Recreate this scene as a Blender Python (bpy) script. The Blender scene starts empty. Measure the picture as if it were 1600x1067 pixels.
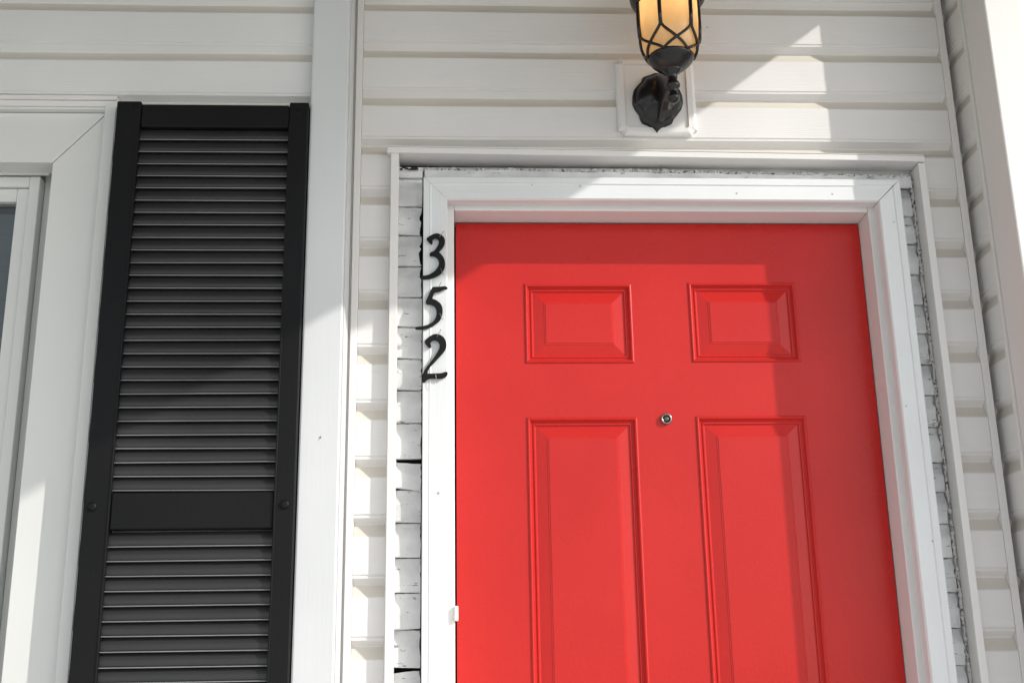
import bpy, bmesh, math, random
from mathutils import Vector, Matrix
random.seed(7)
S = bpy.context.scene
COL = S.collection

# ------------------------------------------------------------------ camera
cd = bpy.data.cameras.new('camera'); cam = bpy.data.objects.new('camera', cd); COL.objects.link(cam)
r_ = Vector((0.99869463, -0.04841708, -0.01627343)); u_ = Vector((0.001832, -0.28443718, 0.95869293)); w_ = r_.cross(u_) * -1
m = Matrix.Identity(4)
for i in range(3):
    m[i][0] = r_[i]; m[i][1] = u_[i]; m[i][2] = -w_[i]
m[0][3], m[1][3], m[2][3] = -0.01203, -2.41946, 1.01860
cam.matrix_world = m
cd.sensor_width = 36; cd.lens = 42.515; cd.clip_start = .05; cd.clip_end = 2000
S.camera = cam
S.render.resolution_x = 1024; S.render.resolution_y = 682

# ------------------------------------------------------------------ light
SUN = Vector((1.84, -1.0, 1.15)).normalized()           # towards the sun
el = math.asin(SUN.z); az = math.atan2(SUN.x, SUN.y)
wd = bpy.data.worlds.new('World'); S.world = wd; wd.use_nodes = True
nt = wd.node_tree; nt.nodes.clear()
sky = nt.nodes.new('ShaderNodeTexSky'); sky.sky_type = 'NISHITA'; sky.sun_disc = False
sky.sun_elevation = el; sky.sun_rotation = az; sky.air_density = 1.0; sky.dust_density = 0.8; sky.ozone_density = 1.0
hs = nt.nodes.new('ShaderNodeHueSaturation'); hs.inputs['Saturation'].default_value = 0.30
bg = nt.nodes.new('ShaderNodeBackground'); bg.inputs['Strength'].default_value = 0.15
wo = nt.nodes.new('ShaderNodeOutputWorld')
nt.links.new(sky.outputs[0], hs.inputs['Color']); nt.links.new(hs.outputs[0], bg.inputs[0]); nt.links.new(bg.outputs[0], wo.inputs[0])
sl = bpy.data.lights.new('sun', 'SUN'); sl.energy = 2.3; sl.angle = math.radians(0.53); sl.color = (1.0, 0.968, 0.925)
so = bpy.data.objects.new('sun', sl); COL.objects.link(so)
so.rotation_euler = SUN.to_track_quat('Z', 'Y').to_euler(); so.location = (3, -4, 5)
S.view_settings.view_transform = 'Standard'; S.view_settings.look = 'None'
S.view_settings.gamma = 1; S.view_settings.exposure = 0.77

# ------------------------------------------------------------------ materials
def nodes(name):
    M = bpy.data.materials.new(name); M.use_nodes = True
    t = M.node_tree; return M, t, t.nodes['Principled BSDF']
def N(t, k, **kw):
    n = t.nodes.new(k)
    for a, b in kw.items():
        if hasattr(n, a): setattr(n, a, b)
        else: n.inputs[a.replace('_', ' ')].default_value = b
    return n
def paint(name, col, rough=.5, grain=(2, 40, 40), bump=.15, var=.05, speck=0.0, spec=.5, bdist=.002, dirt=None, wave=0.0):
    """painted / moulded surface: brushed grain bump, broad tone variation, a few specks of dirt"""
    M, t, p = nodes(name); L = t.links
    tc = N(t, 'ShaderNodeTexCoord'); mp = N(t, 'ShaderNodeMapping'); mp.inputs['Scale'].default_value = grain
    L.new(tc.outputs['Object'], mp.inputs[0])
    n1 = N(t, 'ShaderNodeTexNoise'); n1.inputs['Scale'].default_value = 6; n1.inputs['Detail'].default_value = 6
    L.new(mp.outputs[0], n1.inputs[0])
    n2 = N(t, 'ShaderNodeTexNoise'); n2.inputs['Scale'].default_value = 3.1; n2.inputs['Detail'].default_value = 5
    L.new(tc.outputs['Object'], n2.inputs[0])
    rp = N(t, 'ShaderNodeValToRGB'); rp.color_ramp.elements[0].position = .3; rp.color_ramp.elements[1].position = .7
    rp.color_ramp.elements[0].color = (*[c * (1 - var) for c in col], 1); rp.color_ramp.elements[1].color = (*[min(1, c * (1 + var * .5)) for c in col], 1)
    L.new(n2.outputs[0], rp.inputs[0])
    out = rp.outputs[0]
    if speck:
        n3 = N(t, 'ShaderNodeTexNoise'); n3.inputs['Scale'].default_value = 55; n3.inputs['Detail'].default_value = 3
        L.new(tc.outputs['Object'], n3.inputs[0])
        r3 = N(t, 'ShaderNodeValToRGB'); r3.color_ramp.elements[0].position = 1 - speck; r3.color_ramp.elements[1].position = 1 - speck + .02
        r3.color_ramp.elements[0].color = (0, 0, 0, 1); r3.color_ramp.elements[1].color = (1, 1, 1, 1)
        L.new(n3.outputs[0], r3.inputs[0])
        mx = N(t, 'ShaderNodeMixRGB'); mx.inputs[2].default_value = (*(dirt or [c * .35 for c in col]), 1)
        L.new(r3.outputs[0], mx.inputs[0]); L.new(out, mx.inputs[1]); out = mx.outputs[0]
    L.new(out, p.inputs['Base Color'])
    b = N(t, 'ShaderNodeBump'); b.inputs['Strength'].default_value = bump; b.inputs['Distance'].default_value = bdist
    L.new(n1.outputs[0], b.inputs['Height'])
    if wave:
        n4 = N(t, 'ShaderNodeTexNoise'); n4.inputs['Scale'].default_value = 4.5; n4.inputs['Detail'].default_value = 1
        L.new(tc.outputs['Object'], n4.inputs[0])
        b2 = N(t, 'ShaderNodeBump'); b2.inputs['Strength'].default_value = 1.0; b2.inputs['Distance'].default_value = wave
        L.new(n4.outputs[0], b2.inputs['Height']); L.new(b.outputs[0], b2.inputs['Normal']); L.new(b2.outputs[0], p.inputs['Normal'])
    else:
        L.new(b.outputs[0], p.inputs['Normal'])
    p.inputs['Roughness'].default_value = rough
    p.inputs['Specular IOR Level'].default_value = spec
    return M

VINYL = paint('vinyl_siding_white', (.715, .697, .675), .55, (1.2, 60, 60), .35, .045, .215, .35, wave=.004)
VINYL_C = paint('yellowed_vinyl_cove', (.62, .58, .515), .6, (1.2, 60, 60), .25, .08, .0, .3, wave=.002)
VINYL_T = paint('vinyl_trim_white', (.71, .69, .665), .5, (60, 60, 2), .08, .02, 0, .35)
VINYL_L = paint('vinyl_siding_cool', (.69, .69, .67), .5, (1.2, 60, 60), .3, .045, .215, .35, wave=.004)
WHITE = paint('white_gloss_trim_paint', (.70, .712, .705), .38, (40, 40, 1.5), .5, .06, .24, .45, .001, wave=.002)
WHITE_H = paint('white_trim_paint_head', (.70, .712, .705), .38, (1.5, 40, 40), .5, .06, .24, .45, .001, wave=.002)
POST = paint('white_post_metal', (.61, .618, .615), .42, (30, 30, 2), .2, .05, .225, .45, .001, wave=.003)
JAMB = paint('white_jamb_paint', (.70, .69, .67), .45, (40, 40, 2), .2, .02, .0, .4, .001)
WINW = paint('window_trim_white', (.66, .66, .63), .45, (30, 30, 2), .12, .03, .22, .4, .001, wave=.002)
BLACKP = paint('black_shutter_plastic', (.007, .007, .0075), .5, (50, 50, 2), .5, .25, 0, .16, .0008)
SLATP = paint('black_louver_plastic', (.024, .0232, .023), .40, (2, 60, 60), .6, .25, 0, .45, .0008)
SLATE = paint('pale_louver_edge', (.26, .26, .265), .4, (3, 30, 30), .1, .3, 0, .5)  # pale grey strip along each louver nose
DARK = paint('dark_gap', (.012, .012, .011), .9, bump=0)
IRON = paint('black_cast_iron', (.010, .009, .009), .26, (20, 20, 20), .35, .4, .0, .5, .002)
NUMB = paint('black_hammered_iron', (.006, .006, .006), .5, (9, 9, 9), .6, .4, .0, .22, .003)
NAIL = paint('galvanised_nail', (.35, .34, .33), .35, bump=0)
NAIL.node_tree.nodes['Principled BSDF'].inputs['Metallic'].default_value = .8
CHROME = paint('worn_chrome', (.36, .33, .31), .28, (30, 30, 30), .15, .2, 0, .5)
CHROME.node_tree.nodes['Principled BSDF'].inputs['Metallic'].default_value = 1
CONC = paint('porch_concrete', (.60, .595, .585), .85, (4, 4, 4), .6, .15)
GRASS = paint('lawn', (.07, .11, .03), .9, (8, 8, 8), .8, .4)
ROOFM = paint('porch_ceiling_brown', (.09, .07, .05), .6)
SHING = paint('roof_shingle_grey', (.10, .10, .10), .9, (6, 6, 6), .9, .3)

def door_red():
    M, t, p = nodes('red_door_enamel'); L = t.links
    tc = N(t, 'ShaderNodeTexCoord')
    n0 = N(t, 'ShaderNodeTexNoise'); n0.inputs['Scale'].default_value = 3.2; n0.inputs['Detail'].default_value = 4
    L.new(tc.outputs['Object'], n0.inputs[0])
    rp = N(t, 'ShaderNodeValToRGB'); rp.color_ramp.elements[0].position = .3; rp.color_ramp.elements[1].position = .7
    rp.color_ramp.elements[0].color = (.47, .019, .016, 1); rp.color_ramp.elements[1].color = (.54, .024, .020, 1)
    L.new(n0.outputs[0], rp.inputs[0]); L.new(rp.outputs[0], p.inputs['Base Color'])
    # roller orange-peel plus fine vertical wood grain of the pressed skin
    n1 = N(t, 'ShaderNodeTexNoise'); n1.inputs['Scale'].default_value = 140; n1.inputs['Detail'].default_value = 3
    L.new(tc.outputs['Object'], n1.inputs[0])
    mp = N(t, 'ShaderNodeMapping'); mp.inputs['Scale'].default_value = (60, 60, 3); L.new(tc.outputs['Object'], mp.inputs[0])
    n2 = N(t, 'ShaderNodeTexNoise'); n2.inputs['Scale'].default_value = 5; n2.inputs['Detail'].default_value = 5; L.new(mp.outputs[0], n2.inputs[0])
    n3 = N(t, 'ShaderNodeTexNoise'); n3.inputs['Scale'].default_value = 9; n3.inputs['Detail'].default_value = 2; n3.inputs['Distortion'].default_value = .2
    L.new(tc.outputs['Object'], n3.inputs[0])
    b1 = N(t, 'ShaderNodeBump'); b1.inputs['Strength'].default_value = .35; b1.inputs['Distance'].default_value = .0006; L.new(n1.outputs[0], b1.inputs['Height'])
    b2 = N(t, 'ShaderNodeBump'); b2.inputs['Strength'].default_value = .25; b2.inputs['Distance'].default_value = .0006; L.new(n2.outputs[0], b2.inputs['Height']); L.new(b1.outputs[0], b2.inputs['Normal'])
    b3 = N(t, 'ShaderNodeBump'); b3.inputs['Strength'].default_value = .35; b3.inputs['Distance'].default_value = .0005; L.new(n3.outputs[0], b3.inputs['Height']); L.new(b2.outputs[0], b3.inputs['Normal'])
    L.new(b2.outputs[0], p.inputs['Normal'])
    rr = N(t, 'ShaderNodeMapRange'); rr.inputs['To Min'].default_value = .22; rr.inputs['To Max'].default_value = .34
    L.new(n3.outputs[0], rr.inputs['Value']); L.new(rr.outputs[0], p.inputs['Roughness'])
    p.inputs['Specular IOR Level'].default_value = .22
    return M
RED = door_red()

def old_paint():
    """old clapboard paint: white, cracked along the grain and chipped to dark bare wood"""
    M, t, p = nodes('old_peeling_white_paint'); L = t.links
    tc = N(t, 'ShaderNodeTexCoord')
    mp = N(t, 'ShaderNodeMapping'); mp.inputs['Scale'].default_value = (14, 14, 75); L.new(tc.outputs['Object'], mp.inputs[0])
    n1 = N(t, 'ShaderNodeTexNoise'); n1.inputs['Scale'].default_value = 1.6; n1.inputs['Detail'].default_value = 7; n1.inputs['Roughness'].default_value = .7
    L.new(mp.outputs[0], n1.inputs[0])
    r1 = N(t, 'ShaderNodeValToRGB'); r1.color_ramp.elements[0].position = .615; r1.color_ramp.elements[1].position = .64
    r1.color_ramp.elements[0].color = (0, 0, 0, 1); r1.color_ramp.elements[1].color = (1, 1, 1, 1)
    L.new(n1.outputs[0], r1.inputs[0])
    n2 = N(t, 'ShaderNodeTexNoise'); n2.inputs['Scale'].default_value = 12; n2.inputs['Detail'].default_value = 6; L.new(tc.outputs['Object'], n2.inputs[0])
    rp = N(t, 'ShaderNodeValToRGB'); rp.color_ramp.elements[0].position = .3; rp.color_ramp.elements[1].position = .62
    rp.color_ramp.elements[0].color = (.50, .50, .50, 1); rp.color_ramp.elements[1].color = (.70, .70, .69, 1); L.new(n2.outputs[0], rp.inputs[0])
    mx = N(t, 'ShaderNodeMixRGB'); mx.inputs[2].default_value = (.16, .15, .14, 1)
    L.new(r1.outputs[0], mx.inputs[0]); L.new(rp.outputs[0], mx.inputs[1]); L.new(mx.outputs[0], p.inputs['Base Color'])
    b = N(t, 'ShaderNodeBump'); b.inputs['Strength'].default_value = .8; b.inputs['Distance'].default_value = .0015; L.new(n1.outputs[0], b.inputs['Height']); L.new(b.outputs[0], p.inputs['Normal'])
    p.inputs['Roughness'].default_value = .6
    return M
OLD = old_paint()

def crumbly():
    M, t, p = nodes('crumbling_caulk'); L = t.links
    tc = N(t, 'ShaderNodeTexCoord'); n = N(t, 'ShaderNodeTexNoise'); n.inputs['Scale'].default_value = 150; n.inputs['Detail'].default_value = 6; L.new(tc.outputs['Object'], n.inputs[0])
    r = N(t, 'ShaderNodeValToRGB'); r.color_ramp.elements[0].position = .34; r.color_ramp.elements[1].position = .48
    r.color_ramp.elements[0].color = (.05, .05, .048, 1); r.color_ramp.elements[1].color = (.55, .54, .52, 1)
    L.new(n.outputs[0], r.inputs[0]); L.new(r.outputs[0], p.inputs['Base Color'])
    b = N(t, 'ShaderNodeBump'); b.inputs['Strength'].default_value = 1; b.inputs['Distance'].default_value = .004; L.new(n.outputs[0], b.inputs['Height']); L.new(b.outputs[0], p.inputs['Normal'])
    p.inputs['Roughness'].default_value = .9
    return M
CAULK = crumbly()

def lamp_glass():
    M, t, p = nodes('amber_lamp_glass'); L = t.links
    t.nodes.remove(p)
    o = [n for n in t.nodes if n.type == 'OUTPUT_MATERIAL'][0]
    tc = N(t, 'ShaderNodeTexCoord'); n = N(t, 'ShaderNodeTexNoise'); n.inputs['Scale'].default_value = 18; n.inputs['Detail'].default_value = 3; L.new(tc.outputs['Object'], n.inputs[0])
    r = N(t, 'ShaderNodeValToRGB'); r.color_ramp.elements[0].color = (.76, .55, .29, 1); r.color_ramp.elements[1].color = (.90, .72, .45, 1); r.color_ramp.elements[0].position = .3; r.color_ramp.elements[1].position = .7
    L.new(n.outputs[0], r.inputs[0])
    tr = N(t, 'ShaderNodeBsdfTranslucent'); df = N(t, 'ShaderNodeBsdfDiffuse'); gl = N(t, 'ShaderNodeBsdfGlossy'); gl.inputs['Roughness'].default_value = .25
    L.new(r.outputs[0], tr.inputs[0]); L.new(r.outputs[0], df.inputs[0])
    m1 = N(t, 'ShaderNodeMixShader'); m1.inputs[0].default_value = .32; L.new(tr.outputs[0], m1.inputs[1]); L.new(df.outputs[0], m1.inputs[2])
    m2 = N(t, 'ShaderNodeMixShader'); m2.inputs[0].default_value = .05; L.new(m1.outputs[0], m2.inputs[1]); L.new(gl.outputs[0], m2.inputs[2])
    L.new(m2.outputs[0], o.inputs[0])
    return M
LGLASS = lamp_glass()
def emis(name, col, s):
    M, t, p = nodes(name); p.inputs['Emission Color'].default_value = (*col, 1); p.inputs['Emission Strength'].default_value = s; p.inputs['Base Color'].default_value = (.8, .7, .5, 1); return M
BULB = emis('warm_bulb', (1, .70, .40), 5.5)
def glass_pane():
    M, t, p = nodes('window_glass')
    p.inputs['Base Color'].default_value = (.9, .95, .95, 1); p.inputs['Roughness'].default_value = .02
    p.inputs['Transmission Weight'].default_value = 1; p.inputs['IOR'].default_value = 1.45
    return M
PANE = glass_pane()
BLIND = paint('grey_window_blind', (.11, .13, .13), .7)

# ------------------------------------------------------------------ helpers
def link(name, bm, mat, parent=None, smooth=False, bevel=0, mats=None):
    me = bpy.data.meshes.new(name)
    bmesh.ops.recalc_face_normals(bm, faces=bm.faces)
    bm.to_mesh(me); bm.free()
    for k in (mats or [mat]): me.materials.append(k)
    if smooth:
        for f in me.polygons: f.use_smooth = True
    o = bpy.data.objects.new(name, me); COL.objects.link(o)
    if parent: o.parent = parent; o.matrix_parent_inverse = parent.matrix_world.inverted()
    if bevel:
        b = o.modifiers.new('bevel', 'BEVEL'); b.width = bevel; b.segments = 2; b.limit_method = 'ANGLE'; b.angle_limit = math.radians(40)
        b.harden_normals = False
    return o
def thing(name, label, cat, loc=(0, 0, 0), group=None):
    o = bpy.data.objects.new(name, None); o.empty_display_size = .1; COL.objects.link(o); o.location = loc
    o.matrix_world = Matrix.Translation(loc)
    o['label'] = label; o['category'] = cat
    if group: o['group'] = group
    return o
def struct(o): o['kind'] = 'structure'; return o
def box(bm, x0, x1, y0, y1, z0, z1, mi=0, rot=None, piv=None):
    v = [bm.verts.new(c) for c in ((x0, y0, z0), (x1, y0, z0), (x1, y1, z0), (x0, y1, z0), (x0, y0, z1), (x1, y0, z1), (x1, y1, z1), (x0, y1, z1))]
    for f in ((0, 1, 5, 4), (1, 2, 6, 5), (2, 3, 7, 6), (3, 0, 4, 7), (4, 5, 6, 7), (3, 2, 1, 0)):
        bm.faces.new([v[i] for i in f]).material_index = mi
    if rot is not None: bmesh.ops.rotate(bm, verts=v, cent=piv, matrix=rot)
    return v
def B(*a, **k):
    bm = bmesh.new(); box(bm, *a, **k); return bm
def tube(bm, pts, rad, n=8, cap=True, mi=0):
    pts = [Vector(p) for p in pts]; rads = rad if isinstance(rad, (list, tuple)) else [rad] * len(pts)
    rings = []; up = None
    for i, p in enumerate(pts):
        d = (pts[min(i + 1, len(pts) - 1)] - pts[max(i - 1, 0)]).normalized()
        if up is None: up = d.orthogonal().normalized()
        a = (up - d * up.dot(d)); a = a.normalized() if a.length > 1e-6 else d.orthogonal().normalized()
        up = a; b = d.cross(a)
        rings.append([bm.verts.new(p + (a * math.cos(2 * math.pi * k / n) + b * math.sin(2 * math.pi * k / n)) * rads[i]) for k in range(n)])
    for A, C in zip(rings, rings[1:]):
        for k in range(n): bm.faces.new((A[k], A[(k + 1) % n], C[(k + 1) % n], C[k])).material_index = mi
    if cap: bm.faces.new(rings[0][::-1]).material_index = mi; bm.faces.new(rings[-1]).material_index = mi
def lathe(bm, prof, c, n=32, mi=0, axis='z'):
    rings = []
    for r, h in prof:
        if axis == 'z': rings.append([bm.verts.new((c[0] + r * math.cos(2 * math.pi * k / n), c[1] + r * math.sin(2 * math.pi * k / n), c[2] + h)) for k in range(n)])
        else: rings.append([bm.verts.new((c[0] + r * math.cos(2 * math.pi * k / n), c[1] + h, c[2] + r * math.sin(2 * math.pi * k / n))) for k in range(n)])
    for A, C in zip(rings, rings[1:]):
        for k in range(n): bm.faces.new((A[k], A[(k + 1) % n], C[(k + 1) % n], C[k])).material_index = mi
    bm.faces.new(rings[0]).material_index = mi; bm.faces.new(rings[-1]).material_index = mi

# ------------------------------------------------------------------ dutch-lap siding
PITCH = .1177; Z0 = 2.195
PROF = [(0, -.0105), (-.0020, -.0107), (-.0028, -.0088), (-.0105, .0030), (-.0120, .0048), (-.0140, .0042), (-.0385, -.0098), (-.0405, -.0107), (-.1120, -.0107), (-.1133, -.0086), (-.1152, -.0084), (-.1163, -.0107)]
def prof_pts(zlo, zhi, z0=Z0, pitch=PITCH):
    out = []
    k1 = math.ceil((zhi - z0) / pitch) + 1; k0 = math.floor((zlo - z0) / pitch) - 1
    for k in range(k1, k0 - 1, -1):
        for dz, y in PROF: out.append((z0 + k * pitch + dz, y))
    def yat(z):
        for (a, ya), (b, yb) in zip(out, out[1:]):
            if b <= z <= a: return ya + (yb - ya) * (a - z) / max(a - b, 1e-9)
        return -.01
    mid = [(z, y) for z, y in out if zlo < z < zhi]
    return [(zhi, yat(zhi))] + mid + [(zlo, yat(zlo))]
def siding(name, x0, x1, zlo, zhi, Y, mat, parent, z0=Z0, side=False, pitch=PITCH, step=.09, dep=1.0):
    """side=False: runs along X at plane Y;  side=True: runs along Y (x0..x1 are Y values) facing -X at plane X=Y"""
    bm = bmesh.new(); P = [(z, y * dep) for z, y in prof_pts(zlo, zhi, z0, pitch)]; n = max(2, int(abs(x1 - x0) / step) + 1)
    rnd = random.Random(hash(name) % 99 + int(abs(x0) * 1000))
    cols = []
    ph = [rnd.uniform(0, 6.28) for _ in range(60)]
    for i in range(n + 1):
        x = x0 + (x1 - x0) * i / n; c = []
        for z, y in P:
            k = int((z + 1) / pitch) % 60
            sag = .0006 * math.sin(x * 5.1 + ph[k]) + .0004 * math.sin(x * 13 + ph[k] * 2)
            bul = .0005 * math.sin(x * 4.3 + ph[(k + 7) % 60])
            c.append(bm.verts.new((Y + y + bul, x, z + sag) if side else (x, Y + y + bul, z + sag)))
        cols.append(c)
    for a, b in zip(cols, cols[1:]):
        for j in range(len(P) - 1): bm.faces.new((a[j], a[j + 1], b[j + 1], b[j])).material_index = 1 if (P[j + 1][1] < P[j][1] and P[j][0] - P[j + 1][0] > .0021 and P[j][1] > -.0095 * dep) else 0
    # closed back so the sheet has real thickness
    for c, d in ((cols[0], cols[-1]),):
        off = .012
        def bk(v): return bm.verts.new((Y + off, v.co.y, v.co.z) if side else (v.co.x, Y + off, v.co.z))
        q = [bk(c[0]), bk(d[0]), bk(d[-1]), bk(c[-1])]
        bm.faces.new(q)
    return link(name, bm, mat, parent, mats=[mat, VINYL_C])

# ================================================================== setting
gb = bmesh.new(); box(gb, -300, 300, -300, 300, -1.2, -.55)
struct(link('ground', gb, GRASS))
pv = B(-14, 14, -16, -1.62, -.56, -.44); struct(link('bounce_pavement', pv, CONC))  # unseen pale paving, added to bounce light up onto the walls
pf = B(-2.2, 2.6, -1.6, .2, -.54, -.02); struct(link('porch_floor', pf, CONC))

# ================================================================== wall around the door
wall = thing('door_wall', 'white vinyl clapboard wall surrounding the red door, under the lantern', 'wall', (.45, 0, 0))
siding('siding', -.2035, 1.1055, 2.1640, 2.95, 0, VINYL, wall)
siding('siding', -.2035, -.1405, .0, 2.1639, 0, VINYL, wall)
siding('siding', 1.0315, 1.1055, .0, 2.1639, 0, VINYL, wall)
# sheathing behind, dark
bm = bmesh.new(); box(bm, -.235, -.03, .034, .12, 0, 2.98); box(bm, .932, 1.16, .034, .12, 0, 2.98); box(bm, -.029, .931, .034, .12, 2.062, 2.98)
link('sheathing', bm, DARK, wall)
# channel against the corner post and the inside-corner channel on the right
bm = bmesh.new(); box(bm, -.2185, -.2040, -.0150, .03, 0, 2.97); box(bm, -.2250, -.2190, -.0060, .03, 0, 2.97); link('channel_trim', bm, VINYL_T, wall, bevel=.0012)
bm = bmesh.new(); box(bm, 1.1060, 1.1220, -.0140, .03, 0, 2.97); box(bm, 1.1225, 1.1560, .0240, .032, 0, 2.96); link('channel_trim', bm, VINYL_T, wall, bevel=.0015)
# vinyl channel round the door: two sides and the slightly sagging head
bm = bmesh.new(); box(bm, -.1400, -.1385, -.022, .033, 0, 2.148); box(bm, -.1383, -.1215, -.030, -.024, 0, 2.150); box(bm, -.1245, -.1217, -.0238, .033, 0, 2.149)
link('side_channel', bm, VINYL_T, wall, bevel=.001)
bm = bmesh.new(); box(bm, 1.0155, 1.0310, -.030, -.024, 0, 2.134); box(bm, 1.0157, 1.0185, -.0238, .033, 0, 2.134); box(bm, 1.0295, 1.0312, -.022, .033, 0, 2.133)
link('side_channel', bm, VINYL_T, wall, bevel=.001)
rt = Matrix.Rotation(math.radians(.66), 3, 'Y')
bm = bmesh.new()
box(bm, -.1465, 1.0290, -.036, .033, 2.1425, 2.1555, rot=rt, piv=(.44, 0, 2.148)); box(bm, -.1455, 1.0280, -.0372, .010, 2.1560, 2.1580, rot=rt, piv=(.44, 0, 2.148))
link('head_channel', bm, VINYL_T, wall, bevel=.0012)

# ---- old wooden clapboards exposed between the channel and the door casing
OC = [2.103, 2.037, 1.971, 1.901, 1.832, 1.767, 1.698, 1.631, 1.562, 1.487, 1.425, 1.359, 1.290, 1.222, 1.152, 1.080]
while OC[-1] > .05: OC.append(OC[-1] - .0685)
def clapboards(name, xa, xb, rag_side, top, seed, shift=0.0, fwd=0.0):
    rnd = random.Random(seed); bm = bmesh.new()
    zs = [top] + [z + shift for z in OC if z + shift < top - .02]
    nx = 9
    for k in range(len(zs) - 1):
        zt, zb = zs[k], zs[k + 1] + .0016
        tilt = rnd.uniform(-.0012, .0012); dy = rnd.uniform(-.0012, .0012)
        if rag_side == 1 and abs(zs[k] - 1.487) < .004: zt -= .0065; tilt = -.003
        if rag_side == 1 and abs(zs[k] - 1.080) < .004: zt -= .006; tilt = .0035
        H = zt - zb; split = rnd.random() < .5; sp = rnd.uniform(.35, .7)
        prof = [(0, .0215), (.12, .0205), (.26, .0175), (.38, .0145), (.46, .0135), (sp if sp > .5 else .52, .0133), (.97, .0128), (1.0, .0140), (1.0, .024)]
        rag = [rnd.uniform(0, .0045) if rnd.random() < .55 else rnd.uniform(0, .001) for _ in prof]
        heavy = (rag_side == 1 and 1.87 < zt < 2.04)
        if heavy: rag = [r * 1.7 + .001 for r in rag]
        elif rag_side == 1: rag = [r * .5 for r in rag]
        if rag_side == 2: rag = [r * .9 + rnd.uniform(0, .003) for r in rag]
        cols = []
        for i in range(nx + 1):
            f = i / nx; c = []
            for j, (t, y) in enumerate(prof):
                x = xa + (xb - xa) * f - (rag[j] * f * f)
                z = zt - H * t + tilt * (f - .5) * 2 * (1 if 0 < j else .6) + (rnd.uniform(-.0005, .0005) if j in (0, 7) else 0)
                c.append(bm.verts.new((x, y - fwd + dy + rnd.uniform(-.0003, .0003), z)))
            cols.append(c)
        for a, b in zip(cols, cols[1:]):
            for j in range(len(prof) - 1): bm.faces.new((a[j], a[j + 1], b[j + 1], b[j]))
        # ends closed back to the sheathing
        for c in (cols[0], cols[-1]):
            bkv = [bm.verts.new((v.co.x, .033, v.co.z)) for v in (c[0], c[-1])]
            bm.faces.new(c[:-1] + [bkv[1], bkv[0]]) if False else None
    return link(name, bm, OLD, wall)
clapboards('old_clapboards', -.1218, -.0708, 1, 2.132, 3, fwd=.0185)
clapboards('old_clapboards', .9690, 1.0105, 2, 2.118, 11, -.0105)
# crumbling caulk beads: along the right channel, and ragged debris under the head channel
def bead(pts, rad, seed, n=7, jit=.6):
    rnd = random.Random(seed); bm = bmesh.new(); P = []; R = []
    for (a, b) in zip(pts, pts[1:]):
        a = Vector(a); b = Vector(b); k = max(2, int((b - a).length / .006))
        for i in range(k): P.append(a.lerp(b, i / k) + Vector([rnd.uniform(-1, 1) * rad * jit * .6 for _ in range(3)])); R.append(rad * rnd.uniform(.5, 1.5))
    tube(bm, P, R, n); return bm
link('caulk_bead', bead([(1.0125, .012, 2.11), (1.0120, .012, 1.5), (1.0115, .013, .3)], .0034, 5), CAULK, wall)
link('caulk_bead', bead([(-.120, .010, 2.1285), (.45, .007, 2.1265), (1.012, .007, 2.1165)], .0050, 6, jit=.6), CAULK, wall)
link('caulk_bead', bead([(-.118, -.010, 2.1230), (-.073, -.010, 2.1235)], .0022, 8, jit=1.4), DARK, wall)

link('backing_board', B(-.1216, 1.0150, .0200, .0325, 2.100, 2.1400), OLD, wall); link('backing_board', B(1.0005, 1.0150, .0250, .0325, 0, 2.0990), OLD, wall)
# head cap board above the casing (old flat drip board)
bm = bmesh.new(); n = 40
rnd = random.Random(4)
for i in range(n):
    pass
vt = []; vb = []; vt2 = []; vb2 = []
for i in range(n + 1):
    x = -.0668 + (1.0085 + .0668) * i / n; top = 2.1268 - .010 * i / n
    a = top + rnd.uniform(-.002, .0015); vt.append(bm.verts.new((x, .002, a))); vb.append(bm.verts.new((x, .000, 2.088))); vt2.append(bm.verts.new((x, .03, a)))
for i in range(n):
    bm.faces.new((vt[i], vb[i], vb[i + 1], vt[i + 1])); bm.faces.new((vt2[i], vt[i], vt[i + 1], vt2[i + 1]))
link('head_board', bm, OLD, wall)

# ================================================================== door frame
frame = thing('door_frame', 'white painted mitred wooden casing and jambs framing the red door', 'door frame', (.45, 0, 0))
CP = [(0, .0315), (0, -.0240), (.0030, -.0285), (.0335, -.0280), (.0350, -.0288), (.0362, -.0302), (.0372, -.0302), (.0384, -.0294), (.0500, -.0296), (.0515, -.0285), (.0525, .0315)]
XL, XR, ZI = -.0170, .9180, 2.0440
def leg(side, lift=0.0):
    bm = bmesh.new(); x0 = XL if side < 0 else XR
    zs = [0, .5, .9, 1.2, 1.5, 1.8]
    cols = []
    for z in zs: cols.append([bm.verts.new((x0 + side * u, y, z)) for u, y in CP])
    cols.append([bm.verts.new((x0 + side * u, y, ZI + u - lift * (.4 + u * 12))) for u, y in CP])
    for a, b in zip(cols, cols[1:]):
        for j in range(len(CP)): bm.faces.new((a[j], a[(j + 1) % len(CP)], b[(j + 1) % len(CP)], b[j]))
    bm.faces.new(cols[0]); bm.faces.new(cols[-1])
    return link('side_casing', bm, WHITE, frame)
leg(-1, .0006); leg(1, .0020)
bm = bmesh.new(); cols = []
for k in range(9):
    f = k / 8; c = []
    for u, y in CP:
        xa, xb = XL - u + .0004, XR + u - .0012
        c.append(bm.verts.new((xa + (xb - xa) * f, y, ZI + u + .0006 * math.sin(f * 5))))
    cols.append(c)
for a, b in zip(cols, cols[1:]):
    for j in range(len(CP)): bm.faces.new((a[j], a[(j + 1) % len(CP)], b[(j + 1) % len(CP)], b[j]))
bm.faces.new(cols[0]); bm.faces.new(cols[-1]); link('head_casing', bm, WHITE_H, frame)
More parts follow.
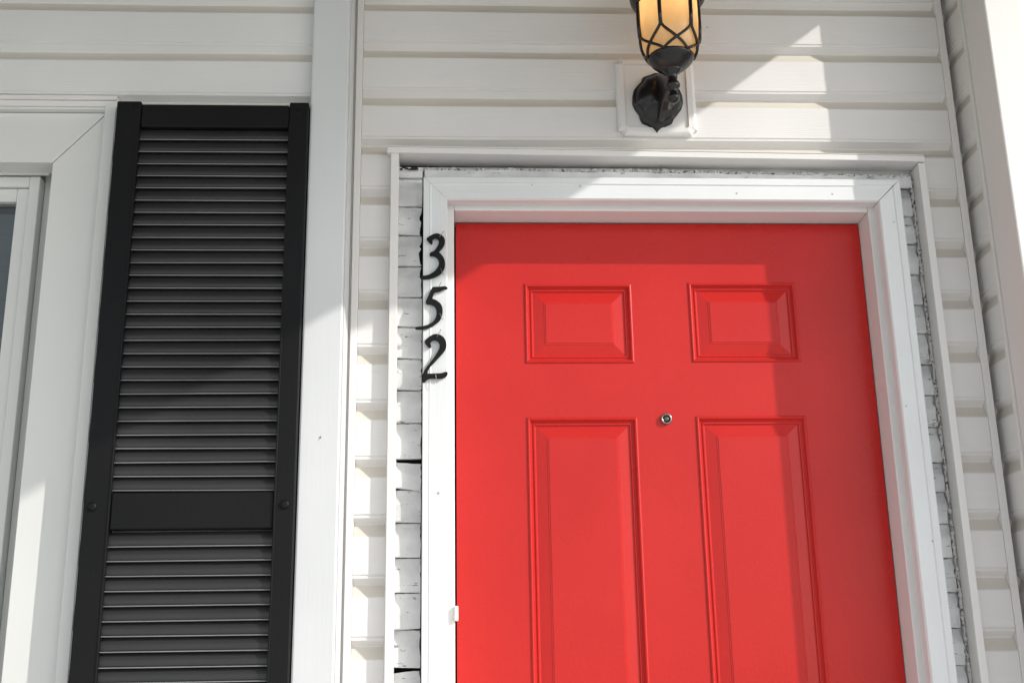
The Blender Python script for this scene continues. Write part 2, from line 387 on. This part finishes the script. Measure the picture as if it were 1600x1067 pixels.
# jambs
for nm, a in (('jamb', (-.0285, -.0035, .005, .115, 0, 2.0600)), ('jamb', (.9050, .9300, .005, .115, 0, 2.0600)), ('head_jamb', (-.0030, .9045, .0048, .115, 2.0325, 2.0600))):
    link(nm, B(*a), JAMB, frame, bevel=.0015)
# door stop behind the edge of the door (dark sealing gap)
bm = bmesh.new(); box(bm, -.0030, .9045, .100, .112, 2.005, 2.0322); box(bm, -.0033, .010, .100, .112, 0, 2.0049); box(bm, .893, .9048, .100, .112, 0, 2.0049)
link('weather_strip', bm, DARK, frame)
# painted-over catch on the left jamb, screw heads and nail holes
bm = bmesh.new(); box(bm, -.0050, .0030, -.003, .0045, 1.168, 1.197); link('catch', bm, JAMB, frame, bevel=.0015)
def disc(x, y, z, r, mat, parent, name, d=.0012):
    bm = bmesh.new(); lathe(bm, [(r, .0005), (r * .92, -d), (r * .55, -d * 1.3)], (x, y, z), 14, axis='y'); return link(name, bm, mat, parent, smooth=True)
for x, z in ((-.0359, 1.4145), (.9287, 1.5874), (.6075, 2.061), (.8183, 2.0605), (.9471, 1.9952), (.2682, 2.0760), (.952, 1.31)):
    disc(x, -.0284, z, .0022, NAIL if x in (-.0359,) else CAULK, frame, 'nail_hole', .0006)

# ================================================================== the red door
door = thing('front_door', 'glossy red six panel front door with a small round peephole', 'door', (.45, .07, 0))
YD = .07
panels = [(.1490, .3840, 1.7080, 1.8875), (.5090, .7465, 1.7095, 1.8905), (.1490, .3840, .8000, 1.5895), (.5090, .7465, .8000, 1.5905), (.1490, .3840, .20, .66), (.5090, .7465, .20, .66)]
X0, X1, ZB, ZT = .0005, .9030, .01, 2.0290
bm = bmesh.new()
xs = [X0, .1490, .3840, .5090, .7465, X1]
zsL = sorted({ZB, ZT, .20, .66, .80})
def quad(bm, x0, x1, z0, z1, y=YD): bm.faces.new([bm.verts.new(c) for c in ((x0, y, z0), (x1, y, z0), (x1, y, z1), (x0, y, z1))])
quad(bm, X0, .1490, ZB, ZT); quad(bm, .3840, .5090, ZB, ZT); quad(bm, .7465, X1, ZB, ZT)
for ps in (panels[0::2], panels[1::2]):
    z = ZT
    for (a, b, c, d) in ps: quad(bm, a, b, d, z); z = c
    quad(bm, ps[0][0], ps[0][1], ZB, z)
# edges and back of the slab
for x in (X0, X1): bm.faces.new([bm.verts.new(c) for c in ((x, YD, ZB), (x, YD, ZT), (x, .099, ZT), (x, .099, ZB))])
bm.faces.new([bm.verts.new(c) for c in ((X0, YD, ZT), (X1, YD, ZT), (X1, .099, ZT), (X0, .099, ZT))])
bm.faces.new([bm.verts.new(c) for c in ((X0, .099, ZB), (X1, .099, ZB), (X1, .099, ZT), (X0, .099, ZT))])
bmesh.ops.remove_doubles(bm, verts=bm.verts, dist=1e-5)
link('slab', bm, RED, door)
LP = [(0, 0), (.0010, -.0022), (.0035, -.0034), (.0060, -.0026), (.0085, .0020), (.0105, .0042), (.0120, .0040), (.0140, .0024), (.0160, .0024), (.0174, .0052), (.0190, .0056), (.0415, .0014), (.0425, .0006), (.0445, .0005), (.0455, -.0004), (.0470, -.0005)]
for (a, b, c, d) in panels:
    bm = bmesh.new(); rings = []
    for u, y in LP:
        rings.append([bm.verts.new(p) for p in ((a + u, YD + y, c + u), (b - u, YD + y, c + u), (b - u, YD + y, d - u), (a + u, YD + y, d - u))])
    for A, C in zip(rings, rings[1:]):
        for k in range(4): bm.faces.new((A[k], A[(k + 1) % 4], C[(k + 1) % 4], C[k]))
    bm.faces.new(rings[-1]); link('panel', bm, RED, door)
bm = bmesh.new(); lathe(bm, [(.0118, .001), (.0122, -.0035), (.0115, -.0060), (.0098, -.0070), (.0085, -.0066), (.0076, -.0040), (.0070, -.0020)], (.4455, YD, 1.5845), 36, axis='y')
ph = link('peephole', bm, CHROME, door, smooth=True)
bm = bmesh.new(); lathe(bm, [(.0068, -.0021), (.0060, -.0040), (.0042, -.0054), (.002, -.0060)], (.4455, YD, 1.5845), 24, axis='y')
ln = link('lens', bm, paint('peephole_lens', (.05, .06, .04), .05, bump=0, spec=.9), ph, smooth=True)

# ================================================================== side wall on the right
side = thing('side_wall', 'short shaded return wall of white siding at the right of the door', 'wall', (1.14, -.09, 0))
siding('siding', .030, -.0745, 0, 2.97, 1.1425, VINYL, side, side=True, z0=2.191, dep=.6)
bm = bmesh.new(); box(bm, 1.1395, 1.2190, -.1790, -.0750, 0, 3.0); link('corner_board', bm, VINYL_T, side, bevel=.003)
bm = bmesh.new(); box(bm, 1.1350, 1.1450, -.0745, -.0640, 0, 2.98); link('channel_trim', bm, VINYL_T, side, bevel=.0012)
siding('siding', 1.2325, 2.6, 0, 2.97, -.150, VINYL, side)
bm = bmesh.new(); box(bm, 1.2195, 1.2320, -.1680, -.12, 0, 2.98); link('channel_trim', bm, VINYL_T, side, bevel=.0012)
bm = bmesh.new(); box(bm, 1.158, 2.6, -.074, .03, 0, 2.98); link('sheathing', bm, DARK, side)

# ================================================================== window wall on the left
ww = thing('window_wall', 'white siding wall on the left holding the window and black shutter', 'wall', (-.7, -.085, 0))
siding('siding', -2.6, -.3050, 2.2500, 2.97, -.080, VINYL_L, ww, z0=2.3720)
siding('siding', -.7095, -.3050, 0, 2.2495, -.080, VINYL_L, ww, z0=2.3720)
bm = bmesh.new(); box(bm, -2.6, -.2252, -.066, .02, 2.262, 2.98); box(bm, -.70, -.2252, -.066, .02, 0, 2.26); box(bm, -2.6, -1.75, -.066, .02, 0, 2.26); link('sheathing', bm, DARK, ww)
# corner post: face, rounded bead and return
bm = bmesh.new(); box(bm, -.3045, -.2255, -.1100, -.0670, 0, 2.99); link('corner_post', bm, POST, ww, bevel=.004)
bm = bmesh.new(); box(bm, -.2250, -.2235, -.1040, .02, 0, 2.985); link('post_return', bm, POST, ww)
disc(-.2625, -.1100, 1.5113, .0022, NAIL, ww, 'screw_head'); disc(-.2645, -.1100, 1.5075, .0009, CAULK, ww, 'screw_head')
bm = bmesh.new(); box(bm, -2.6, -.7095, -.0935, -.0660, 2.2390, 2.2490); box(bm, -2.6, -.7095, -.0890, -.0665, 2.2255, 2.2385)
link('head_channel', bm, VINYL_T, ww, bevel=.0015)

# ================================================================== window
win = thing('window', 'white framed window beside the black shutter, cut off by the photo edge', 'window', (-1.2, -.05, 1.0))
WX, WXo, WZ, WZo = -.8370, -.7345, 2.1050, 2.2190
WXl, WXlo = -1.60, -1.7025
def casing_piece(pts, mat, name, y0=-.0700, y1=-.012):
    bm = bmesh.new(); A = [bm.verts.new((x, y0, z)) for x, z in pts]; C = [bm.verts.new((x, y1, z)) for x, z in pts]
    bm.faces.new(A); bm.faces.new(C[::-1])
    for k in range(len(pts)): bm.faces.new((A[k], A[(k + 1) % len(pts)], C[(k + 1) % len(pts)], C[k]))
    return link(name, bm, mat, win, bevel=.0012)
casing_piece([(WX, .9), (WXo, .9), (WXo, WZo - .0012), (WX, WZ - .0012)], WINW, 'side_casing')
casing_piece([(WXlo, .9), (WXl, .9), (WXl, WZ), (WXlo, WZo)], WINW, 'side_casing')
casing_piece([(WX - .0009, WZ), (WXo - .0012, WZo), (WXlo, WZo), (WXl, WZ)], WINW, 'head_casing', -.0703)
casing_piece([(WXlo, .80), (WXo, .80), (WXo, .899), (WXlo, .899)], WINW, 'sill', -.105)
bm = bmesh.new(); box(bm, -.7340, -.7105, -.0900, -.06, .8, 2.2380); link('trim_strip', bm, WINW, win, bevel=.002)
bm = bmesh.new(); box(bm, -1.71, -.7345, -.0850, -.062, 2.2200, 2.2252); link('head_strip', bm, WINW, win, bevel=.001)
# backing of the opening (dark reveal channel) and frames
bm = bmesh.new(); box(bm, -.8790, -.8372, .018, .04, .9, 2.1175); box(bm, -.8793, -.74, .0405, .05, .9, 2.14); box(bm, WXl, -.8794, .0305, .05, 2.06, 2.1175); box(bm, WXl, -.8372, -.0115, .04, 2.118, 2.13); link('reveal', bm, WINW, win)
bm = bmesh.new(); box(bm, -.9020, -.8800, -.0120, .03, .9, 2.1000); box(bm, WXl, -.9022, -.0110, .03, 2.0760, 2.1000)
box(bm, -.8950, -.8700, .004, .03, .9, 2.095) if False else None
link('frame', bm, WINW, win, bevel=.002)
bm = bmesh.new(); box(bm, WXl, -.8600, -.0200, -.0125, 2.1005, 2.1080); link('head_strip', bm, WINW, win, bevel=.001)
bm = bmesh.new(); box(bm, -.9280, -.9025, -.0040, .028, .9, 2.0750); box(bm, WXl, -.9282, -.0040, .028, 2.0450, 2.0750); link('sash', bm, WINW, win, bevel=.002)
bm = bmesh.new(); box(bm, WXl, -.9285, .010, .014, .9, 2.0445); link('glass', bm, PANE, win)
bm = bmesh.new()
for k in range(46):
    z = 2.04 - k * .025
    v = [bm.verts.new(c) for c in ((WXl, .055, z), (-.9285, .055, z), (-.9285, .067, z - .021), (WXl, .067, z - .021))]; bm.faces.new(v)
link('blind', bm, BLIND, win)
bm = bmesh.new(); box(bm, WXl, -.86, .10, .11, .9, 2.1); link('backing', bm, DARK, win)

# ================================================================== shutter
sh = thing('window_shutter', 'tall black louvered shutter between the window and the white post', 'shutter', (-.5, -.1, .3))
ST = 2.2225; SB = .33
link('stile', B(-.7010, -.6510, -.1200, -.0890, SB, ST), BLACKP, sh, bevel=.003)
link('stile', B(-.3460, -.3060, -.1200, -.0890, SB, ST), BLACKP, sh, bevel=.003)
bm = bmesh.new(); box(bm, -.6545, -.6508, -.1215, -.0900, SB + .002, 2.17); link('bead', bm, BLACKP, sh, bevel=.001)
bm = bmesh.new(); box(bm, -.3462, -.3425, -.1215, -.0900, SB + .002, 2.17); link('bead', bm, BLACKP, sh, bevel=.001)
link('rail', B(-.6505, -.3465, -.1175, -.0890, 2.1650, 2.2170), BLACKP, sh, bevel=.003)
link('rail', B(-.6505, -.3465, -.1175, -.0890, 1.3360, 1.4060), BLACKP, sh, bevel=.003)
link('rail', B(-.6505, -.3465, -.1175, -.0890, .33, .42), BLACKP, sh, bevel=.003)
def louvers(zlist):
    bm = bmesh.new()
    rnd = random.Random(int(zlist[0] * 1000))
    for z in zlist:
        j = rnd.uniform(-.0006, .0006); j2 = rnd.uniform(-.0006, .0006)
        P = [(-.1130, -.0009), (-.1138, .0000), (-.1130, .0009), (-.1098, .0012), (-.1098, .0026), (-.1110, .0032), (-.1115, .0070), (-.1112, .0110), (-.1098, .0155), (-.1072, .0205), (-.1030, .0270), (-.0995, .0290), (-.0985, .0250), (-.1050, -.0010)]
        a = [bm.verts.new((-.6535 + .0008, y, z + dz + j)) for y, dz in P]; b = [bm.verts.new((-.3435 - .0008, y, z + dz + j2)) for y, dz in P]
        for k in range(len(P)):
            k2 = (k + 1) % len(P)
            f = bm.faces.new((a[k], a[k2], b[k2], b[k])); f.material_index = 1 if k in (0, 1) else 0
        bm.faces.new(a); bm.faces.new(b[::-1])
    o = link('louvers', bm, None, sh, mats=[SLATP, SLATE])
    o.data.shade_smooth(); o.data.set_sharp_from_angle(angle=math.radians(32))
    return o
louvers([2.1385 - k * .02700 for k in range(28)])
louvers([1.3045 - k * .02725 for k in range(32)])
bm = bmesh.new(); box(bm, -.6600, -.3400, -.0885, -.0872, SB + .01, 2.20); link('backing', bm, DARK, sh)
for x, z in ((-.6840, 1.3790), (-.3255, 1.3800), (-.3280, 2.1990), (-.6490 - .012, 2.2050)):
    bm = bmesh.new(); rr = .0088 if z < 2 else .0070; d = .0045 if z < 2 else .0010
    lathe(bm, [(rr, .002), (rr, -d * .35), (rr * .85, -d * .8), (rr * .5, -d), (rr * .2, -d * 1.03)], (x, -.1200, z), 24, axis='y')
    link('screw_cap', bm, BLACKP, sh, smooth=True)

# ================================================================== house numbers
N3= [(-618, 19515), (-562, 19560), (-494, 19603), (-426, 19630), (-369, 19630), (-301, 19597), (-250, 19548), (-225, 19482), (-231, 19397), (-267, 19318), (-318, 19257), (-360, 19215), (-301, 19161), (-250, 19082), (-224, 18986), (-225, 18902), (-250, 18818), (-301, 18741), (-380, 18681), (-469, 18639), (-570, 18617), (-671, 18609), (-722, 18617), (-733, 18651), (-711, 18680), (-649, 18689), (-570, 18704), (-492, 18746), (-425, 18806), (-374, 18878), (-349, 18950), (-360, 19034), (-403, 19094), (-459, 19124), (-544, 19128), (-552, 19172), (-527, 19202), (-454, 19239), (-403, 19305), (-363, 19384), (-352, 19457), (-375, 19506), (-415, 19526), (-466, 19518), (-488, 19481), (-485, 19432), (-491, 19396), (-516, 19390), (-545, 19414), (-584, 19463)]
N5= [(-479, 18441), (-423, 18441), (-322, 18444), (-233, 18456), (-193, 18444), (-165, 18412), (-199, 18391), (-255, 18385), (-311, 18355), (-367, 18332), (-434, 18334), (-456, 18302), (-484, 18213), (-484, 18178), (-411, 18154), (-333, 18095), (-289, 18025), (-272, 17931), (-283, 17837), (-311, 17743), (-366, 17674), (-455, 17604), (-566, 17546), (-676, 17517), (-809, 17517), (-843, 17534), (-837, 17563), (-787, 17575), (-688, 17587), (-588, 17610), (-511, 17650), (-450, 17709), (-411, 17790), (-397, 17872), (-411, 17966), (-450, 18025), (-512, 18060), (-590, 18060), (-623, 18084), (-623, 18125), (-579, 18225), (-524, 18367)]
N2= [(-653, 17257), (-595, 17324), (-525, 17379), (-455, 17416), (-385, 17419), (-303, 17391), (-238, 17330), (-203, 17250), (-195, 17165), (-215, 17092), (-268, 17013), (-349, 16922), (-442, 16814), (-523, 16730), (-575, 16646), (-586, 16574), (-546, 16579), (-418, 16579), (-302, 16585), (-233, 16608), (-186, 16617), (-169, 16584), (-187, 16530), (-244, 16488), (-325, 16471), (-418, 16475), (-511, 16480), (-580, 16460), (-620, 16424), (-649, 16385), (-695, 16412), (-701, 16490), (-679, 16574), (-627, 16682), (-546, 16790), (-465, 16899), (-396, 17007), (-343, 17104), (-335, 17190), (-361, 17251), (-408, 17287), (-454, 17293), (-507, 17269), (-527, 17227), (-510, 17166), (-518, 17127), (-547, 17119), (-588, 17160)]
def chaikin(p):
    o = []
    for i in range(len(p)):
        a, b = p[i], p[(i + 1) % len(p)]
        o.append((a[0] * .8 + b[0] * .2, a[1] * .8 + b[1] * .2)); o.append((a[0] * .2 + b[0] * .8, a[1] * .2 + b[1] * .8))
    return o
def extrude_outline(pts, y0, y1, bev):
    bm = bmesh.new(); k = len(pts)
    cx = sum(p[0] for p in pts) / k; cz = sum(p[1] for p in pts) / k
    def inset(d):
        o = []
        for i in range(k):
            a, b, c = pts[i - 1], pts[i], pts[(i + 1) % k]
            tx, tz = c[0] - a[0], c[1] - a[1]; L = math.hypot(tx, tz) or 1
            o.append((b[0] + tz / L * d * sgn, b[1] - tx / L * d * sgn))
        return o
    area = sum(pts[i][0] * pts[(i + 1) % k][1] - pts[(i + 1) % k][0] * pts[i][1] for i in range(k)); sgn = -1 if area > 0 else 1
    loops = [(pts, y1), (pts, y0 + bev), (inset(bev), y0)]
    V = [[bm.verts.new((x, y, z)) for x, z in P] for P, y in loops]
    for A, C in zip(V, V[1:]):
        for i in range(k): bm.faces.new((A[i], A[(i + 1) % k], C[(i + 1) % k], C[i]))
    f = bm.faces.new(V[-1]); f.normal_update(); bmesh.ops.triangulate(bm, faces=[f], ngon_method='EAR_CLIP')
    return bm
nails = {'3': ((-.0335, 1.9548, -.0261, 1.9652), (-.0318, 1.8836, -.0267, 1.8705)), '5': ((-.0345, 1.8438, -.0313, 1.8510), (-.0333, 1.7849, -.0283, 1.7720)), '2': ((-.0390, 1.7354, -.0314, 1.7489), (-.0418, 1.6543, -.0389, 1.6381))}
for ch, PT, lab in (('3', N3, 'black metal numeral 3, top of the house number on the left door casing'), ('5', N5, 'black metal numeral 5, middle of the house number on the left door casing'), ('2', N2, 'black metal numeral 2, bottom of the house number on the left door casing')):
    pts = chaikin([(a / 10000, b / 10000) for a, b in PT])
    c = (sum(p[0] for p in pts) / len(pts), -.0335, sum(p[1] for p in pts) / len(pts))
    t = thing('house_number', lab, 'house number', c, 'house numbers beside the door')
    link('numeral', extrude_outline(pts, -.0375, -.0320, .0008), NUMB, t)
    for (xa, za, xb, zb) in nails[ch]:
        bm = bmesh.new(); mx, mz = (xa + xb) / 2, (za + zb) / 2
        tube(bm, [(xa, -.0365, za), (xa, -.0400, za), (mx, -.0415, mz), (xb, -.0395, zb)], [.0006, .0006, .0006, .0005], 6)
        tube(bm, [(xb, -.0396, zb), (xb + .0004, -.0406, zb + .0006)], .0012, 8)
        link('nail', bm, NAIL, t)

# ================================================================== wall lantern
lan = thing('wall_lantern', 'black iron porch lantern with lit amber glass on a white block', 'lantern', (.4475, -.03, 2.29))
def notched(x0, x1, z0, z1, c):
    P = []
    for (cx, cz, sx, sz) in ((x0, z0, 1, 1), (x1, z0, -1, 1), (x1, z1, -1, -1), (x0, z1, 1, -1)):
        arc = [(cx + sx * c * math.sin(a), cz + sz * c * math.cos(a)) for a in [math.radians(d) for d in (0, 22, 45, 68, 90)]]
        # concave corner notch
        if sx * sz > 0: P += arc
        else: P += arc[::-1]
    return P
BM_ = notched(.3570, .5330, 2.2010, 2.3900, .0125)
def loft(loops, cap=True):
    bm = bmesh.new(); V = [[bm.verts.new((x, y, z)) for x, z in P] for P, y in loops]; k = len(V[0])
    for A, C in zip(V, V[1:]):
        for i in range(k): bm.faces.new((A[i], A[(i + 1) % k], C[(i + 1) % k], C[i]))
    if cap: bm.faces.new(V[-1])
    return bm
rw = lambda x0, x1, z0, z1, c: notched(x0, x1, z0, z1, c)
blk = link('mounting_block', loft([(BM_, .004), (BM_, -.0180), (rw(.3600, .5300, 2.2040, 2.3870, .012), -.0215), (rw(.3640, .5260, 2.2080, 2.3830, .0115), -.0240), (rw(.3745, .5140, 2.2180, 2.3735, .0030), -.0248), (rw(.3760, .5125, 2.2195, 2.3720, .0025), -.0205), (rw(.3775, .5110, 2.2210, 2.3705, .0020), -.0205)]), VINYL_T, lan)
BPL= [(4411, 23517), (4317, 23473), (4176, 23421), (4128, 23378), (4101, 23293), (4012, 23199), (3931, 23088), (3896, 22936), (3893, 22768), (3941, 22634), (4026, 22502), (4051, 22385), (4092, 22302), (4211, 22254), (4314, 22188), (4371, 22122), (4407, 22073), (4447, 22131), (4527, 22198), (4651, 22249), (4752, 22300), (4796, 22408), (4878, 22509), (4977, 22644), (5019, 22795), (5010, 22963), (4958, 23115), (4873, 23250), (4833, 23368), (4777, 23453), (4595, 23519)]
bp = [(a / 10000 + .0015, b / 10000 - .002) for a, b in BPL]; cxz = (.4460, 2.285)
def scl(f): return [(cxz[0] + (x - cxz[0]) * f, cxz[1] + (z - cxz[1]) * f) for x, z in bp]
link('backplate', loft([(bp, -.0195), (bp, -.0275), (scl(.965), -.0320), (scl(.90), -.0330), (scl(.86), -.0370), (scl(.70), -.0460), (scl(.5), -.0530), (scl(.3), -.0570)]), IRON, lan, smooth=True)
AX, AY = .4570, -.1500
# arm: from the plate out and up under the lantern, with a turned finial
FN = [(-.030, 2.330), (-.060, 2.330), (-.095, 2.322), (-.128, 2.300), (-.150, 2.276), (-.152, 2.258), (-.140, 2.247), (-.118, 2.246), (-.098, 2.243), (-.078, 2.232), (-.055, 2.224), (-.030, 2.222)]
bm = bmesh.new(); k = len(FN)
Va = [bm.verts.new((.4395 + .0065 * min(1, (-y - .03) / .1), y, z)) for y, z in FN]; Vb = [bm.verts.new((.4535 + .0100 * min(1, (-y - .03) / .1), y, z)) for y, z in FN]
fa = bm.faces.new(Va); fb = bm.faces.new(Vb[::-1])
for q in range(k): bm.faces.new((Va[q], Va[(q + 1) % k], Vb[(q + 1) % k], Vb[q]))
link('arm', bm, IRON, lan, bevel=.003)
bm = bmesh.new(); lathe(bm, [(.004, -.022), (.009, -.019), (.013, -.012), (.013, -.006), (.009, .000), (.009, .008), (.015, .014), (.016, .020), (.013, .026), (.010, .030), (.012, .044), (.019, .050), (.021, .056), (.017, .062)], (AX, AY, 2.234), 28)
link('finial', bm, IRON, lan, smooth=True)
# acorn body
def brad(z):
    pts = [(2.296, .017), (2.303, .034), (2.312, .0455), (2.326, .0545), (2.345, .0605), (2.365, .0640), (2.395, .0655), (2.60, .0655)]
    for (a, ra), (b, rb) in zip(pts, pts[1:]):
        if a <= z <= b: return ra + (rb - ra) * (z - a) / (b - a)
    return .017 if z < 2.296 else .0655
bm = bmesh.new(); lathe(bm, [(.016, 2.286), (.023, 2.289), (.030, 2.2935), (.037, 2.299), (.0435, 2.306), (.0480, 2.3125), (.0500, 2.3170), (.0485, 2.3190), (.045, 2.3175)], (AX, AY, 0), 40)
link('cup', bm, IRON, lan, smooth=True)
bm = bmesh.new(); zz = [2.314 + .318 * k / 30 for k in range(31)]
rings = [[bm.verts.new((AX + (brad(z) - .0035) * math.cos(2 * math.pi * k / 48), AY + (brad(z) - .0035) * math.sin(2 * math.pi * k / 48), z)) for k in range(48)] for z in zz]
for A, C in zip(rings, rings[1:]):
    for k in range(48): bm.faces.new((A[k], A[(k + 1) % 48], C[(k + 1) % 48], C[k]))
link('glass_shade', bm, LGLASS, lan, smooth=True)
def pol(th, z, dr=.0015): r = brad(z) + dr; return (AX + r * math.sin(th), AY - r * math.cos(th), z)
bm = bmesh.new()
for k in range(6):
    th = math.radians(-27 + 60 * k)
    tube(bm, [pol(th, 2.362 + .03 * i, .0012) for i in range(9)], .0043, 8)
    for s in (-1, 1):
        P = []
        for i in range(15):
            a = i / 14; zz_ = 2.370 - .053 * a
            P.append(pol(th + s * math.radians(60) * (a ** 1.6), zz_, .0008))
        tube(bm, P, .0032, 8)
link('cage', bm, IRON, lan, smooth=True)
bm = bmesh.new(); lathe(bm, [(.0660, 2.443), (.0740, 2.447), (.0800, 2.456), (.0825, 2.468), (.0825, 2.485), (.0780, 2.500), (.0700, 2.505), (.0700, 2.510)], (AX, AY, 0), 48)
bm.faces.ensure_lookup_table()
for f in [f for f in bm.faces if len(f.verts) > 6]: bm.faces.remove(f)
link('collar', bm, IRON, lan, smooth=True)
bm = bmesh.new(); lathe(bm, [(.10, 2.632), (.098, 2.640), (.07, 2.665), (.03, 2.69), (.008, 2.70), (.006, 2.72)], (AX, AY, 0), 40); link('cap', bm, IRON, lan, smooth=True)
bm = bmesh.new(); lathe(bm, [(.003, 2.395), (.010, 2.400), (.015, 2.412), (.0165, 2.430), (.014, 2.450), (.009, 2.470), (.008, 2.54)], (AX, AY, 0), 20); link('bulb', bm, BULB, lan, smooth=True)

# ================================================================== porch roof over the door (out of frame, throws the slanting shade)
roof = thing('porch_roof', 'porch roof above the door and window, just out of frame', 'roof', (0, -.9, 2.85))
H = 2.90; ex = 1.15
edge = []
for (x, z) in ((.86, 2.510), (.54, 2.262), (.2, 2.02), (-.16, 1.775), (-.45, 1.640), (-1.0, 1.30), (-1.35, 1.07), (-2.1, .57)):
    t = (H - z) / ex; edge.append((x + 1.84 * t, -t))
edge = [(edge[0][0] - .02, -.02)] + edge
yo = edge[-1][1] - .02
pts = edge + [(edge[-1][0], yo), (-2.7, yo), (-2.7, -.02)]
bm = bmesh.new(); A = [bm.verts.new((x, y, H)) for x, y in pts]; C = [bm.verts.new((x, y, H + .16)) for x, y in pts]
bm.faces.new(A)
for k in range(len(pts)): bm.faces.new((A[k], A[(k + 1) % len(pts)], C[(k + 1) % len(pts)], C[k]))
bm.faces.new(C[::-1])
link('ceiling', bm, ROOFM, roof)
bm = bmesh.new(); A = [bm.verts.new((x, y, H + .162)) for x, y in pts]; C = [bm.verts.new((x * .98, y, H + .20 + .28 * (1 + y / 3.4))) for x, y in pts]
bm.faces.new(A); bm.faces.new(C[::-1])
for k in range(len(pts)): bm.faces.new((A[k], A[(k + 1) % len(pts)], C[(k + 1) % len(pts)], C[k]))
link('shingles', bm, SHING, roof)
